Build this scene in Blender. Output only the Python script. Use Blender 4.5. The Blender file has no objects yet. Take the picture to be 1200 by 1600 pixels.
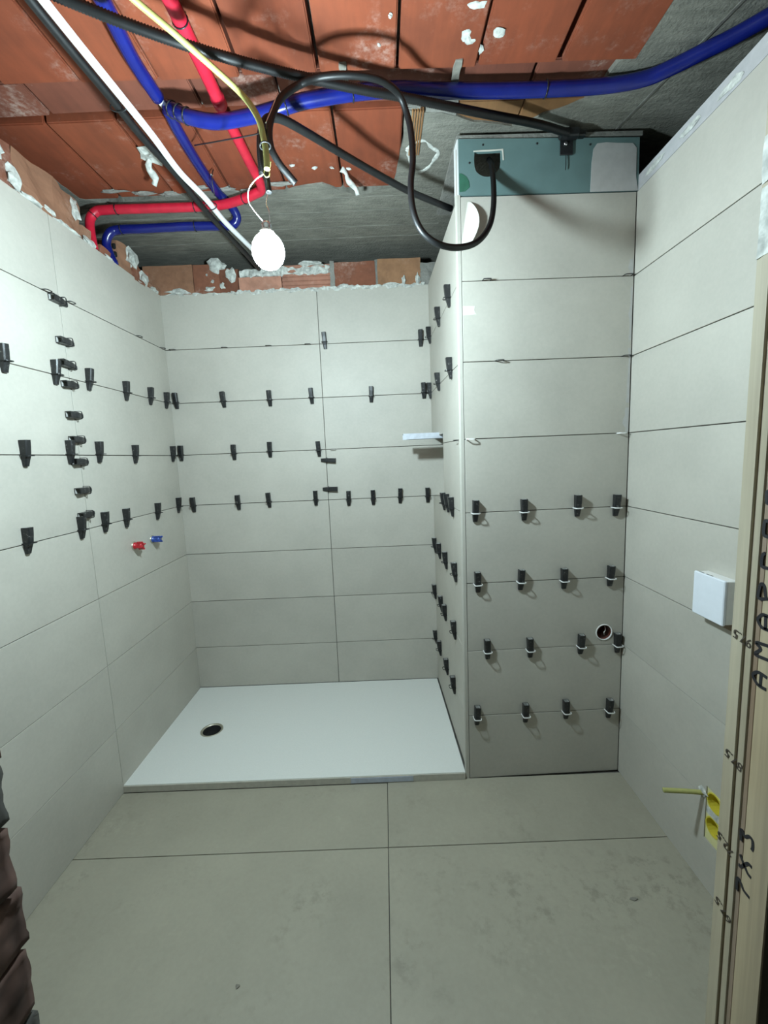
import bpy, bmesh, math, random
from mathutils import Vector, Matrix, noise
from mathutils.geometry import tessellate_polygon
random.seed(7)
SC = bpy.context.scene
COL = SC.collection
PI = math.pi

# ------------------------------------------------------------------ camera
cam_d = bpy.data.cameras.new('camera')
cam = bpy.data.objects.new('camera', cam_d)
COL.objects.link(cam)
SC.camera = cam
cam_d.sensor_fit = 'VERTICAL'
cam_d.sensor_height = 32.0
cam_d.lens = 32.0 * 664.618 / 1600.0
cam_d.clip_start = 0.02
cam.matrix_world = Matrix([[0.999166, 0.040764, 0.002387, 1.22163], [-0.002908, 0.129337, -0.991596, 0.0], [-0.04073, 0.990762, 0.129347, 1.44511], [0, 0, 0, 1]])

# ------------------------------------------------------------------ light, world, exposure
BULB_POWER = 1110.0            # radiance of the bulb's frosted globe
BULB_COLOUR = (0.79, 1.0, 1.07)
world = bpy.data.worlds.new('world')
SC.world = world
world.use_nodes = True
world.node_tree.nodes['Background'].inputs[0].default_value = (0.75, 0.95, 0.85, 1)
world.node_tree.nodes['Background'].inputs[1].default_value = 0.008   # dim hallway behind the doorway
SC.view_settings.view_transform = 'Standard'
SC.view_settings.look = 'None'
SC.view_settings.exposure = 0.0
SC.view_settings.gamma = 1.0
SC.view_settings.use_curve_mapping = False
SC.cycles.max_bounces = 10
SC.cycles.diffuse_bounces = 7
SC.cycles.use_denoising = True

# ------------------------------------------------------------------ measured points (metres)
BULB = (0.938, 1.22, 2.003)
BLUE_MAIN = [(2.343, 1.32, 2.6), (2.282, 1.382, 2.6), (2.225, 1.428, 2.6), (2.163, 1.478, 2.6), (2.106, 1.513, 2.6), (2.015, 1.532, 2.6), (1.894, 1.538, 2.6), (1.687, 1.537, 2.6), (1.479, 1.529, 2.6), (1.395, 1.517, 2.596), (1.313, 1.505, 2.592), (1.192, 1.486, 2.575), (1.031, 1.482, 2.555), (0.93, 1.484, 2.535), (0.844, 1.5, 2.53), (0.737, 1.515, 2.53), (0.658, 1.509, 2.54), (0.604, 1.522, 2.57), (0.574, 1.533, 2.59)]
BLUE_LONG = [(0.571, 1.169, 2.595), (0.573, 1.22, 2.595), (0.564, 1.292, 2.595), (0.556, 1.379, 2.595), (0.559, 1.499, 2.595)]
BLUE_LONG2 = [(0.553, 1.581, 2.618), (0.544, 1.679, 2.618), (0.541, 1.846, 2.618), (0.549, 2.023, 2.618), (0.568, 2.11, 2.618), (0.586, 2.152, 2.585), (0.562, 2.162, 2.555), (0.502, 2.168, 2.555), (0.339, 2.161, 2.555), (0.156, 2.164, 2.555), (0.023, 2.164, 2.555), (-0.016, 2.15, 2.533), (-0.037, 2.152, 2.493), (-0.031, 2.158, 2.45), (-0.018, 2.165, 2.401)]
COUPLING = [(0.559, 1.499, 2.595), (0.563, 1.556, 2.6)]
RED_LONG = [(0.73, 1.188, 2.607), (0.733, 1.239, 2.607), (0.735, 1.313, 2.607), (0.737, 1.425, 2.607), (0.738, 1.552, 2.607)]
RED_LONG2 = [(0.74, 1.608, 2.605), (0.744, 1.693, 2.605), (0.748, 1.813, 2.605), (0.759, 1.945, 2.585), (0.721, 1.978, 2.578), (0.63, 2.022, 2.578), (0.535, 2.048, 2.578), (0.391, 2.052, 2.578), (0.194, 2.048, 2.578), (0.039, 2.046, 2.578), (-0.002, 2.042, 2.57), (-0.027, 2.035, 2.538), (-0.027, 2.025, 2.486), (-0.014, 2.012, 2.406)]
COND_D = [(0.472, 1.132, 2.55), (0.527, 1.156, 2.542), (0.637, 1.198, 2.527), (0.8, 1.261, 2.515), (0.963, 1.35, 2.535), (1.182, 1.43, 2.543), (1.311, 1.472, 2.549), (1.477, 1.525, 2.553), (1.637, 1.587, 2.565), (1.817, 1.668, 2.588), (1.946, 1.715, 2.586)]
COND_E = [(1.677, 1.8, 2.561), (1.674, 1.75, 2.512), (1.668, 1.7, 2.413), (1.649, 1.633, 2.302), (1.616, 1.567, 2.207), (1.558, 1.494, 2.128), (1.483, 1.43, 2.085), (1.418, 1.395, 2.082), (1.369, 1.385, 2.114), (1.344, 1.39, 2.175), (1.34, 1.405, 2.255), (1.35, 1.425, 2.337), (1.348, 1.44, 2.427), (1.334, 1.44, 2.486), (1.311, 1.418, 2.515), (1.269, 1.373, 2.512), (1.224, 1.349, 2.508), (1.161, 1.336, 2.505), (1.089, 1.34, 2.505), (1.028, 1.37, 2.513), (0.979, 1.335, 2.455), (0.956, 1.3, 2.386), (0.95, 1.275, 2.329), (0.954, 1.27, 2.284), (0.972, 1.28, 2.251), (0.991, 1.29, 2.231), (1.009, 1.3, 2.213)]
COND_F = [(0.913, 1.33, 2.258), (0.911, 1.335, 2.323), (0.915, 1.345, 2.379), (0.928, 1.37, 2.427), (0.963, 1.4, 2.447), (1.026, 1.48, 2.462), (1.097, 1.57, 2.474), (1.177, 1.672, 2.489), (1.269, 1.76, 2.49), (1.371, 1.84, 2.484), (1.506, 1.9, 2.462), (1.55, 1.93, 2.462)]
COND_G = [(0.685, 1.088, 2.5), (0.701, 1.119, 2.5), (0.753, 1.18, 2.49), (0.817, 1.249, 2.47), (0.878, 1.301, 2.44), (0.932, 1.23, 2.334), (0.946, 1.222, 2.278), (0.951, 1.218, 2.238), (0.951, 1.215, 2.199)]
SHORT_TUBE = [(0.934, 1.265, 2.334), (0.93, 1.26, 2.289), (0.932, 1.255, 2.239), (0.939, 1.255, 2.206), (0.944, 1.25, 2.163)]
WIRE_LONG = [(0.937, 1.24, 2.204), (0.915, 1.235, 2.188), (0.896, 1.23, 2.163), (0.892, 1.23, 2.136), (0.904, 1.225, 2.111), (0.92, 1.22, 2.089), (0.933, 1.22, 2.074)]
WIRE_SHORT = [(0.942, 1.25, 2.164), (0.939, 1.23, 2.125), (0.947, 1.22, 2.101), (0.947, 1.22, 2.075)]
WIRE_GY = [(0.944, 1.245, 2.221), (0.951, 1.24, 2.209), (0.949, 1.238, 2.196), (0.941, 1.238, 2.195), (0.936, 1.24, 2.206), (0.941, 1.242, 2.215), (0.952, 1.242, 2.219), (0.956, 1.242, 2.234)]
BARE_WIRE = [(0.946, 1.26, 2.339), (0.961, 1.27, 2.377), (0.979, 1.28, 2.423)]
TUBE_WHITE = [(0.484, 1.093, 2.515), (0.486, 1.125, 2.515), (0.493, 1.244, 2.515), (0.503, 1.39, 2.515), (0.512, 1.54, 2.515), (0.516, 1.717, 2.515), (0.543, 1.879, 2.515), (0.559, 2.061, 2.515), (0.598, 2.287, 2.515), (0.633, 2.52, 2.521)]
TUBE_BLACK = [(0.459, 1.089, 2.515), (0.457, 1.124, 2.515), (0.462, 1.246, 2.515), (0.471, 1.393, 2.515), (0.476, 1.544, 2.515), (0.495, 1.701, 2.515), (0.504, 1.885, 2.515), (0.52, 2.074, 2.515), (0.552, 2.329, 2.515), (0.578, 2.52, 2.506)]
TIE_A = [(0.449, 1.433, 2.515), (0.503, 1.408, 2.515)]
TIE_B = [(0.506, 1.981, 2.515), (0.578, 1.894, 2.515)]
TIE_TAIL = [(0.938, 1.27, 2.325), (0.894, 1.32, 2.353), (0.757, 1.5, 2.465), (0.58, 1.72, 2.602)]
SMEAR = [(-0.09, 1.845), (-0.069, 2.048), (0.03, 2.093), (0.199, 2.076), (0.432, 2.036), (0.573, 2.037), (0.705, 2.064), (0.82, 2.063), (0.912, 2.029), (1.011, 2.018), (1.076, 2.062), (1.159, 2.115), (1.247, 2.074), (1.318, 2.051), (1.329, 1.934), (1.344, 1.801), (1.351, 1.691), (1.363, 1.64), (1.477, 1.658), (1.599, 1.704), (1.745, 1.731), (1.817, 1.702), (1.884, 1.668), (1.95, 1.639), (1.991, 1.609), (1.996, 1.536), (2.002, 1.492), (2.025, 1.463), (2.028, 1.419), (2.026, 1.371), (2.014, 1.309), (2.007, 1.247)]
WEDGES = {'L': {'2': [(1.119, 1.795), (0.898, 1.802), (0.713, 1.798), (0.454, 1.796), (0.237, 1.805), (0.07, 1.802)], '3': [(1.09, 1.502), (0.878, 1.505), (0.706, 1.501), (0.439, 1.502), (0.059, 1.507)], '4': [(1.133, 1.206), (0.871, 1.204), (0.726, 1.199), (0.572, 1.204), (0.292, 1.204), (0.055, 1.204)], 'v': [(0.803, 2.084), (0.824, 1.936), (0.827, 1.849), (0.827, 1.774), (0.822, 1.657), (0.825, 1.561), (0.82, 1.473), (0.816, 1.359), (0.816, 1.261)]}, 'B': {'1': [(0.917, 2.101), (1.465, 2.1)], '2': [(0.033, 1.81), (0.309, 1.799), (0.578, 1.802), (0.822, 1.807), (1.169, 1.808), (1.475, 1.799)], '3': [(0.031, 1.502), (0.344, 1.516), (0.557, 1.515), (0.845, 1.511)], '4': [(0.074, 1.199), (0.344, 1.199), (0.529, 1.203), (0.81, 1.199), (1.007, 1.199), (1.154, 1.201), (1.316, 1.206), (1.481, 1.199)], 'v': [(0.894, 1.437), (0.88, 1.266)]}, 'S': {'1': [(0.632, 2.151), (0.363, 2.134), (0.053, 2.115)], '2': [(0.64, 1.819), (0.317, 1.821), (0.02, 1.801)], '4': [(0.405, 1.192), (0.509, 1.188), (0.619, 1.189)], '5': [(0.066, 0.898), (0.225, 0.884), (0.422, 0.883), (0.663, 0.876)], '6': [(0.017, 0.585), (0.245, 0.564), (0.365, 0.559), (0.617, 0.538)], '7': [(-0.006, 0.276), (0.157, 0.238), (0.381, 0.218), (0.571, 0.208)]}, 'F': {'4': [(0.05, 1.2), (0.251, 1.197), (0.473, 1.198), (0.634, 1.196)], '5': [(0.056, 0.898), (0.238, 0.895), (0.421, 0.894), (0.618, 0.896)], '6': [(0.094, 0.595), (0.278, 0.594), (0.498, 0.597), (0.657, 0.597)], '7': [(0.046, 0.297), (0.259, 0.298), (0.438, 0.294), (0.629, 0.295)]}}
TABS = {'L': [(0.887, 2.094), (0.764, 2.095), (0.284, 2.1), (0.05, 2.097)], 'B': [(0.041, 2.1), (0.34, 2.103), (0.593, 2.099), (0.818, 2.101), (0.931, 1.496)], 'F': [(0.106, 2.11), (0.654, 2.1), (0.154, 1.802), (0.659, 1.801), (0.035, 1.495), (0.649, 1.489)], 'S': [(0.745, 1.494)]}
STROKES = [[(0.474, 1.151), (0.485, 1.151), (0.492, 1.157), (0.493, 1.161), (0.488, 1.166), (0.483, 1.167), (0.474, 1.166)], [(0.482, 1.165), (0.482, 1.151)], [(0.474, 1.188), (0.492, 1.187), (0.485, 1.197), (0.492, 1.202), (0.476, 1.205)], [(0.477, 1.224), (0.486, 1.224), (0.492, 1.231), (0.489, 1.237), (0.485, 1.24), (0.478, 1.24)], [(0.482, 1.24), (0.481, 1.223)], [(0.481, 1.261), (0.493, 1.258), (0.493, 1.27), (0.491, 1.276), (0.487, 1.275), (0.485, 1.268), (0.484, 1.262)], [(0.489, 1.314), (0.492, 1.311), (0.493, 1.301), (0.491, 1.297), (0.483, 1.297)], [(0.488, 1.352), (0.492, 1.352), (0.493, 1.347), (0.493, 1.337), (0.49, 1.334), (0.485, 1.335)], [(0.491, 1.387), (0.493, 1.385), (0.492, 1.374), (0.489, 1.373)], [(0.493, 0.857), (0.493, 0.874), (0.487, 0.873), (0.483, 0.868), (0.474, 0.867)], [(0.492, 0.911), (0.484, 0.902), (0.479, 0.897), (0.474, 0.896)], [(0.493, 0.895), (0.489, 0.896), (0.48, 0.91), (0.474, 0.911)], [(0.492, 0.931), (0.493, 0.946), (0.487, 0.942), (0.481, 0.948), (0.476, 0.947), (0.475, 0.938), (0.476, 0.933)]]
STAMPS = [('97.5', (0.512, 1.199), 22), ('87.5', (0.512, 1.031), 28), ('72.5', (0.516, 0.903), 38), ('67.5', (0.512, 0.804), 42)]
FLOOR_CHIPS = [(0.758, 1.004, 0.0), (1.971, 1.194, 0.0)]
RING = [(1.365, 1.829), (1.397, 1.794), (1.431, 1.789), (1.462, 1.825), (1.491, 1.854), (1.478, 1.898), (1.457, 1.943), (1.424, 1.965), (1.395, 1.939)]
SPLATS = [(1.508, 1.379), (1.52, 1.395), (1.603, 1.378), (1.522, 1.296), (1.562, 1.426), (1.29, 1.317), (1.259, 1.398)]

JAMB_X = 1.667
CEIL = 2.635
BACK_Y = 2.548

# ------------------------------------------------------------------ materials
class NT:
    def __init__(s, name):
        s.m = bpy.data.materials.new(name); s.m.use_nodes = True
        s.t = s.m.node_tree; s.b = s.t.nodes['Principled BSDF']
    def n(s, kind, **kw):
        x = s.t.nodes.new(kind)
        for k, v in kw.items():
            if k.startswith('i_'): x.inputs[k[2:].replace('_', ' ')].default_value = v
            else: setattr(x, k, v)
        return x
    def l(s, a, b): s.t.links.new(a, b)
    def noise(s, scale, detail=4, rough=.55, vec=None, stretch=None):
        x = s.n('ShaderNodeTexNoise'); x.inputs['Scale'].default_value = scale
        x.inputs['Detail'].default_value = detail; x.inputs['Roughness'].default_value = rough
        v = vec or s.coord()
        if stretch:
            mp = s.n('ShaderNodeMapping'); mp.inputs['Scale'].default_value = stretch; s.l(v, mp.inputs[0]); v = mp.outputs[0]
        s.l(v, x.inputs['Vector'])
        return x.outputs[0]
    def coord(s):
        if not hasattr(s, '_c'):
            tc = s.n('ShaderNodeTexCoord'); oi = s.n('ShaderNodeObjectInfo')
            sc = s.n('ShaderNodeMath', operation='MULTIPLY'); sc.inputs[1].default_value = 37.0
            s.l(oi.outputs['Random'], sc.inputs[0])
            ad = s.n('ShaderNodeVectorMath', operation='ADD'); s.l(tc.outputs['Object'], ad.inputs[0]); s.l(sc.outputs[0], ad.inputs[1])
            s._c = ad.outputs[0]; s._r = oi.outputs['Random']
        return s._c
    def rand(s): s.coord(); return s._r
    def ramp(s, fac, stops):
        r = s.n('ShaderNodeValToRGB'); e = r.color_ramp.elements
        while len(e) < len(stops): e.new(.5)
        for i, (p, c) in enumerate(stops): e[i].position = p; e[i].color = (*c, 1) if len(c) == 3 else c
        s.l(fac, r.inputs[0]); return r.outputs[0]
    def mix(s, fac, a, b, mode='MIX'):
        x = s.n('ShaderNodeMix', data_type='RGBA', blend_type=mode)
        for sock, v in ((x.inputs[0], fac), (x.inputs[6], a), (x.inputs[7], b)):
            if hasattr(v, 'links'): s.l(v, sock)
            elif isinstance(v, (int, float)): sock.default_value = v
            else: sock.default_value = (*v, 1)
        return x.outputs[2]
    def bump(s, h, strength=.3, dist=.002):
        b = s.n('ShaderNodeBump'); b.inputs['Strength'].default_value = strength; b.inputs['Distance'].default_value = dist
        s.l(h, b.inputs['Height']); s.l(b.outputs[0], s.b.inputs['Normal'])
    def col(s, c):
        if hasattr(c, 'links'): s.l(c, s.b.inputs['Base Color'])
        else: s.b.inputs['Base Color'].default_value = (*c, 1)
    def set(s, **kw):
        for k, v in kw.items(): s.b.inputs[k.replace('_', ' ')].default_value = v
        return s
M = {}
def plain(name, c, rough=.5, metal=0, var=.06, bump=0, scale=40):
    t = NT(name); n = t.noise(scale, 3)
    t.col(t.ramp(n, [(.3, tuple(x*(1-var) for x in c)), (.7, tuple(min(1, x*(1+var)) for x in c))]))
    t.set(Roughness=rough, Metallic=metal)
    if bump: t.bump(n, bump, .001)
    M[name] = t.m
def tile_mat(name, c, stain=0.0):
    t = NT(name)
    a = t.noise(3.2, 5, .6); f = t.noise(70, 3, .6); r = t.rand()
    base = t.ramp(a, [(.3, tuple(x*.90 for x in c)), (.7, tuple(x*1.06 for x in c))])
    base = t.mix(.10, base, t.ramp(f, [(.35, tuple(x*.7 for x in c)), (.65, tuple(x*1.15 for x in c))]))
    base = t.mix(1.0, base, t.ramp(r, [(0, (.95, .95, .95)), (1, (1, 1, 1))]), 'MULTIPLY')
    if stain:
        s1 = t.noise(2.3, 6, .65); s2 = t.noise(26, 4, .7)
        m = t.mix(1.0, t.ramp(s1, [(.5, (0, 0, 0)), (.72, (1, 1, 1))]), t.ramp(s2, [(.5, (0, 0, 0)), (.66, (1, 1, 1))]), 'MULTIPLY')
        base = t.mix(m, base, tuple(x*.62 for x in c))
        w = t.noise(3.1, 5, .6); w2 = t.noise(45, 3, .6)
        mw = t.mix(1.0, t.ramp(w, [(.56, (0, 0, 0)), (.75, (.6, .6, .6))]), t.ramp(w2, [(.5, (0, 0, 0)), (.7, (1, 1, 1))]), 'MULTIPLY')
        base = t.mix(mw, base, tuple(min(1, x*1.25) for x in c))
    t.col(base); t.set(Roughness=.55); t.bump(f, .12, .0006)
    M[name] = t.m
tile_mat('wall_tile', (.475, .455, .40))
tile_mat('floor_tile', (.34, .32, .25), 1.0)
def clay(name, c, dust=.5, dark=.62):
    t = NT(name)
    a = t.noise(6, 5, .6); g = t.noise(30, 3, .6, stretch=(1, .15, 1)); r = t.rand()
    base = t.ramp(a, [(.28, tuple(x*dark for x in c)), (.72, c)])
    base = t.mix(.25, base, t.ramp(g, [(.35, tuple(x*.6 for x in c)), (.65, tuple(min(1, x*1.25) for x in c))]))
    base = t.mix(1.0, base, t.ramp(r, [(0, (.72, .70, .70)), (.5, (1, .97, .94)), (1, (.98, 1.02, 1.04))]), 'MULTIPLY')
    d = t.noise(5, 6, .7); d2 = t.noise(60, 4, .7)
    m = t.mix(1.0, t.ramp(d, [(.54, (0, 0, 0)), (.75, (dust, dust, dust))]), t.ramp(d2, [(.4, (0, 0, 0)), (.65, (1, 1, 1))]), 'MULTIPLY')
    base = t.mix(m, base, (.55, .44, .38))
    t.col(base); t.set(Roughness=.85); t.bump(g, .25, .002)
    M[name] = t.m
clay('clay', (.25, .056, .020), .5)
clay('clay_dusty', (.20, .060, .034), .9)
clay('clay_tan', (.31, .155, .06), .3)
clay('brick', (.26, .095, .052), .7)
clay('brick_tan', (.34, .175, .09), .4)
clay('brick_brown', (.34, .17, .10), .5)
clay('brick_pink', (.52, .25, .17), .6)
def concrete(name, c, stretch=(1, 5, 1)):
    t = NT(name)
    a = t.noise(5, 6, .65); g = t.noise(9, 6, .7, stretch=stretch); f = t.noise(90, 3, .6)
    base = t.ramp(a, [(.3, tuple(x*.6 for x in c)), (.7, tuple(x*1.25 for x in c))])
    base = t.mix(.45, base, t.ramp(g, [(.35, tuple(x*.5 for x in c)), (.62, tuple(x*1.35 for x in c))]))
    t.col(base); t.set(Roughness=.9)
    h = t.n('ShaderNodeMath', operation='ADD'); t.l(g, h.inputs[0]); t.l(f, h.inputs[1])
    t.bump(h.outputs[0], .7, .006)
    M[name] = t.m
concrete('concrete', (.195, .19, .16))
concrete('smear', (.24, .235, .21), (1, 1.4, 1))
concrete('grout_bed', (.17, .16, .14), (1, 1, 1))
plain('grout', (.13, .125, .11), .9, 0, .3)
plain('plaster', (.49, .50, .465), .85, 0, .35, .8, 60)
plain('corner_white', (.44, .425, .375), .5, 0, .03)
plain('dark_rubble', (.075, .04, .03), .9, 0, .6, .5, 14)
plain('dark_mortar', (.05, .047, .04), .9, 0, .5, .5, 18)
plain('strip_board', (.43, .425, .43), .8, 0, .08)
plain('white_board', (.66, .67, .66), .8, 0, .05)
plain('filler', (.46, .455, .44), .8, 0, .06, .15, 30)
plain('teal_board', (.115, .19, .185), .8, 0, .10, .1, 9)
plain('green_patch', (.03, .12, .075), .7, 0, .15)
plain('black_plastic', (.012, .013, .014), .42, 0, .5, 0, 120)
t = NT('wedge_plastic')
n1 = t.noise(90, 4, .7); 
t.col(t.ramp(n1, [(.50, (.012, .013, .014)), (.64, (.03, .03, .03)), (.72, (.33, .33, .31))])); t.set(Roughness=.38); M['wedge_plastic'] = t.m
plain('white_plastic', (.78, .78, .76), .4, 0, .03)
plain('switch_white', (.72, .76, .82), .45, 0, .02)
plain('tray_white', (.70, .715, .68), .6, 0, .025, .12, 220)
plain('tray_edge', (.47, .45, .39), .55, 0, .08)
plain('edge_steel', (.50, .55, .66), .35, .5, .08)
plain('steel', (.70, .74, .82), .35, .6, .10)
plain('slot_highlight', (.40, .40, .38), .8, 0, .2)  # pale grey paints the light caught inside the wedge's hollow top
plain('chrome', (.75, .75, .75), .2, 1, .03)
plain('blue_pipe', (.005, .011, .135), .25, 0, .15, 0, 20)
plain('red_pipe', (.50, .012, .035), .4, 0, .18, 0, 20)
plain('black_conduit', (.005, .0055, .006), .48, 0, .3)
plain('white_tube', (.80, .82, .82), .35, 0, .03)
plain('yellow_tube', (.38, .38, .13), .5, 0, .1, 0, 60)
plain('yellow_box', (.62, .53, .05), .5, 0, .06)
plain('pale_yellow', (.66, .63, .32), .5, 0, .06)
plain('red_plug', (.48, .02, .03), .35, 0, .1)
plain('blue_plug', (.03, .07, .30), .35, 0, .1)
plain('brass', (.42, .40, .32), .4, .6, .1)
plain('pvc_dark', (.10, .022, .012), .3, 0, .3)
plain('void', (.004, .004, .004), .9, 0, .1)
plain('ink', (.008, .008, .012), .5, 0, .1)
plain('stamp_ink', (.055, .042, .03), .7, 0, .3)
plain('crumb', (.20, .19, .16), .9, 0, .2)
plain('paper', (.60, .59, .52), .8, 0, .06, .1, 30)
plain('paint', (.74, .77, .76), .75, 0, .05)
def wood(name, c):
    t = NT(name); g = t.noise(14, 5, .65, stretch=(3, 3, .06)); f = t.noise(60, 3, .6, stretch=(2, 2, .1)); a = t.noise(2.5, 4)
    base = t.ramp(g, [(.35, tuple(x*.62 for x in c)), (.62, c)])
    base = t.mix(.2, base, t.ramp(f, [(.35, tuple(x*.5 for x in c)), (.65, tuple(x*1.1 for x in c))]))
    base = t.mix(.3, base, t.ramp(a, [(.35, (.23, .19, .13)), (.65, (.44, .42, .35))]))
    t.col(base); t.set(Roughness=.75); t.bump(g, .25, .001); M[name] = t.m
wood('timber', (.47, .37, .22)); wood('timber_dark', (.22, .135, .08)); wood('timber_pale', (.46, .395, .27))
t = NT('bulb_glow'); t.col((.9, .9, .9))
t.b.inputs['Emission Color'].default_value = (*BULB_COLOUR, 1); t.b.inputs['Emission Strength'].default_value = BULB_POWER
M['bulb_glow'] = t.m

# ------------------------------------------------------------------ helpers
def link(name, me, mat, parent=None, mw=None):
    o = bpy.data.objects.new(name, me); COL.objects.link(o)
    if mat is not None and not me.materials: me.materials.append(M[mat])
    if parent is not None: o.parent = parent
    if mw is not None: o.matrix_local = mw if parent is None else parent_inv(parent) @ mw
    return o
def mesh(name, verts, faces, smooth=False):
    me = bpy.data.meshes.new(name); me.from_pydata([tuple(v) for v in verts], [], faces); me.update()
    bm = bmesh.new(); bm.from_mesh(me); bmesh.ops.recalc_face_normals(bm, faces=bm.faces); bm.to_mesh(me); bm.free()
    if smooth:
        for p in me.polygons: p.use_smooth = True
    return me
def bm_mesh(name, bm, smooth=False):
    me = bpy.data.meshes.new(name); bmesh.ops.recalc_face_normals(bm, faces=bm.faces); bm.to_mesh(me); bm.free()
    if smooth:
        for p in me.polygons: p.use_smooth = True
    return me
def box_bm(x0, x1, y0, y1, z0, z1, bevel=0, seg=1):
    bm = bmesh.new(); bmesh.ops.create_cube(bm, size=1)
    for v in bm.verts: v.co = Vector(((x0+x1)/2+v.co.x*(x1-x0), (y0+y1)/2+v.co.y*(y1-y0), (z0+z1)/2+v.co.z*(z1-z0)))
    if bevel: bmesh.ops.bevel(bm, geom=bm.edges[:], offset=bevel, segments=seg, affect='EDGES')
    return bm
def box(name, x0, x1, y0, y1, z0, z1, mat, parent=None, bevel=0, seg=1):
    """a box whose origin sits at its own centre"""
    c = Vector(((x0+x1)/2, (y0+y1)/2, (z0+z1)/2))
    bm = box_bm(x0-c.x, x1-c.x, y0-c.y, y1-c.y, z0-c.z, z1-c.z, bevel, seg)
    o = link(name, bm_mesh(name, bm), mat, parent)
    o.location = c if parent is None else parent_inv(parent) @ c
    return o
def parent_inv(p):
    m = p.matrix_basis.copy()
    while p.parent is not None: p = p.parent; m = p.matrix_basis @ m
    return m.inverted()
def rough_box(name, x0, x1, y0, y1, z0, z1, mat, parent=None, amp=.006, cuts=4, freq=22, smooth=False, seed=None):
    c = Vector(((x0+x1)/2, (y0+y1)/2, (z0+z1)/2)); sd = random.random()*50 if seed is None else seed
    bm = box_bm(x0-c.x, x1-c.x, y0-c.y, y1-c.y, z0-c.z, z1-c.z)
    L = max(x1-x0, y1-y0, z1-z0)
    for ax in range(3):
        d = (x1-x0, y1-y0, z1-z0)[ax]; n = max(1, round(cuts*d/L*2)) if d > .02 else 1
        ed = [e for e in bm.edges if abs((e.verts[0].co-e.verts[1].co).normalized()[ax]) > .9]
        if n: bmesh.ops.subdivide_edges(bm, edges=ed, cuts=n, use_grid_fill=True)
    for v in bm.verts:
        q = v.co*freq + Vector((sd, sd*2, sd*3))
        v.co += Vector((noise.noise(q), noise.noise(q+Vector((9, 0, 0))), noise.noise(q+Vector((0, 9, 0)))))*amp
    o = link(name, bm_mesh(name, bm, smooth), mat, parent)
    o.location = c if parent is None else parent_inv(parent) @ c
    return o
def blob(name, p, s, mat, parent=None, amp=.35, sub=2, freq=1.7, rot=0):
    bm = bmesh.new(); bmesh.ops.create_icosphere(bm, subdivisions=sub, radius=1); sd = random.random()*40
    R_ = Matrix.Rotation(rot, 3, 'Z')
    for v in bm.verts:
        k = 1+amp*noise.noise(v.co*freq+Vector((sd, sd, sd)))*1.6
        v.co = R_ @ Vector((v.co.x*s[0]*k, v.co.y*s[1]*k, v.co.z*s[2]*k))
    o = link(name, bm_mesh(name, bm), mat, parent); o.location = p if parent is None else parent_inv(parent) @ Vector(p)
    return o
def plate_mesh(name, outer, holes, d0, d1, bevel=0):
    """a flat plate in (u,v) with holes, between depths d0 and d1 along the third axis"""
    loops = [outer]+holes; flat = [p for l in loops for p in l]; n = len(flat)
    tris = tessellate_polygon([[Vector((p[0], p[1], 0)) for p in l] for l in loops])
    v = [(p[0], p[1], d0) for p in flat]+[(p[0], p[1], d1) for p in flat]
    f = [tuple(t_) for t_ in tris]+[tuple(i+n for i in reversed(t_)) for t_ in tris]
    b = 0
    for l in loops:
        k = len(l)
        for i in range(k): f.append((b+i, b+(i+1) % k, b+(i+1) % k+n, b+i+n))
        b += k
    return mesh(name, v, f)
def catmull(pts, n=8):
    P = [Vector(p) for p in pts]; P = [P[0]*2-P[1]]+P+[P[-1]*2-P[-2]]; out = []
    for i in range(1, len(P)-2):
        a, b, c, d = P[i-1:i+3]
        for k in range(n):
            t_ = k/n; out.append(.5*((2*b)+(c-a)*t_+(2*a-5*b+4*c-d)*t_*t_+(3*b-a-3*c+d)*t_**3))
    out.append(P[-2]); return out
def resample(path, step):
    out = [path[0]]; acc = 0
    for a, b in zip(path, path[1:]):
        L = (b-a).length; 
        if L < 1e-9: continue
        t_ = step-acc
        while t_ < L: out.append(a+(b-a)*(t_/L)); t_ += step
        acc = L-(t_-step)
    out.append(path[-1]); return out
def tube_mesh(name, path, r, seg=12, rings=None, caps=True, wob=0):
    """round tube along a path; rings=(pitch, depth) makes it corrugated"""
    P = path; 
    if rings: P = resample(P, rings[0]/2)
    up = Vector((0, 0, 1)); T = (P[1]-P[0]).normalized()
    if abs(T.z) > .9: up = Vector((1, 0, 0))
    N = (up-T*up.dot(T)).normalized(); v = []; f = []
    for i, p in enumerate(P):
        a = P[max(0, i-1)]; b = P[min(len(P)-1, i+1)]; T = (b-a).normalized()
        N = (N-T*N.dot(T)).normalized(); B = T.cross(N)
        rr = r-(rings[1] if rings and i % 2 else 0)
        if wob: rr *= 1+wob*noise.noise(p*40)
        for k in range(seg):
            an = 2*PI*k/seg; v.append(p+(N*math.cos(an)+B*math.sin(an))*rr)
    for i in range(len(P)-1):
        for k in range(seg):
            f.append((i*seg+k, i*seg+(k+1) % seg, (i+1)*seg+(k+1) % seg, (i+1)*seg+k))
    if caps: f.append(tuple(range(seg-1, -1, -1))); f.append(tuple((len(P)-1)*seg+k for k in range(seg)))
    return mesh(name, v, f, True)
def tube(name, pts, r, mat, parent=None, seg=12, rings=None, n=8, wob=0, world=True):
    path = catmull(pts, n) if len(pts) > 2 else [Vector(p) for p in pts]
    if parent is not None and world:
        iv = parent_inv(parent); path = [iv @ p for p in path]
    return link(name, tube_mesh(name, path, r, seg, rings, True, wob), mat, parent)
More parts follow.
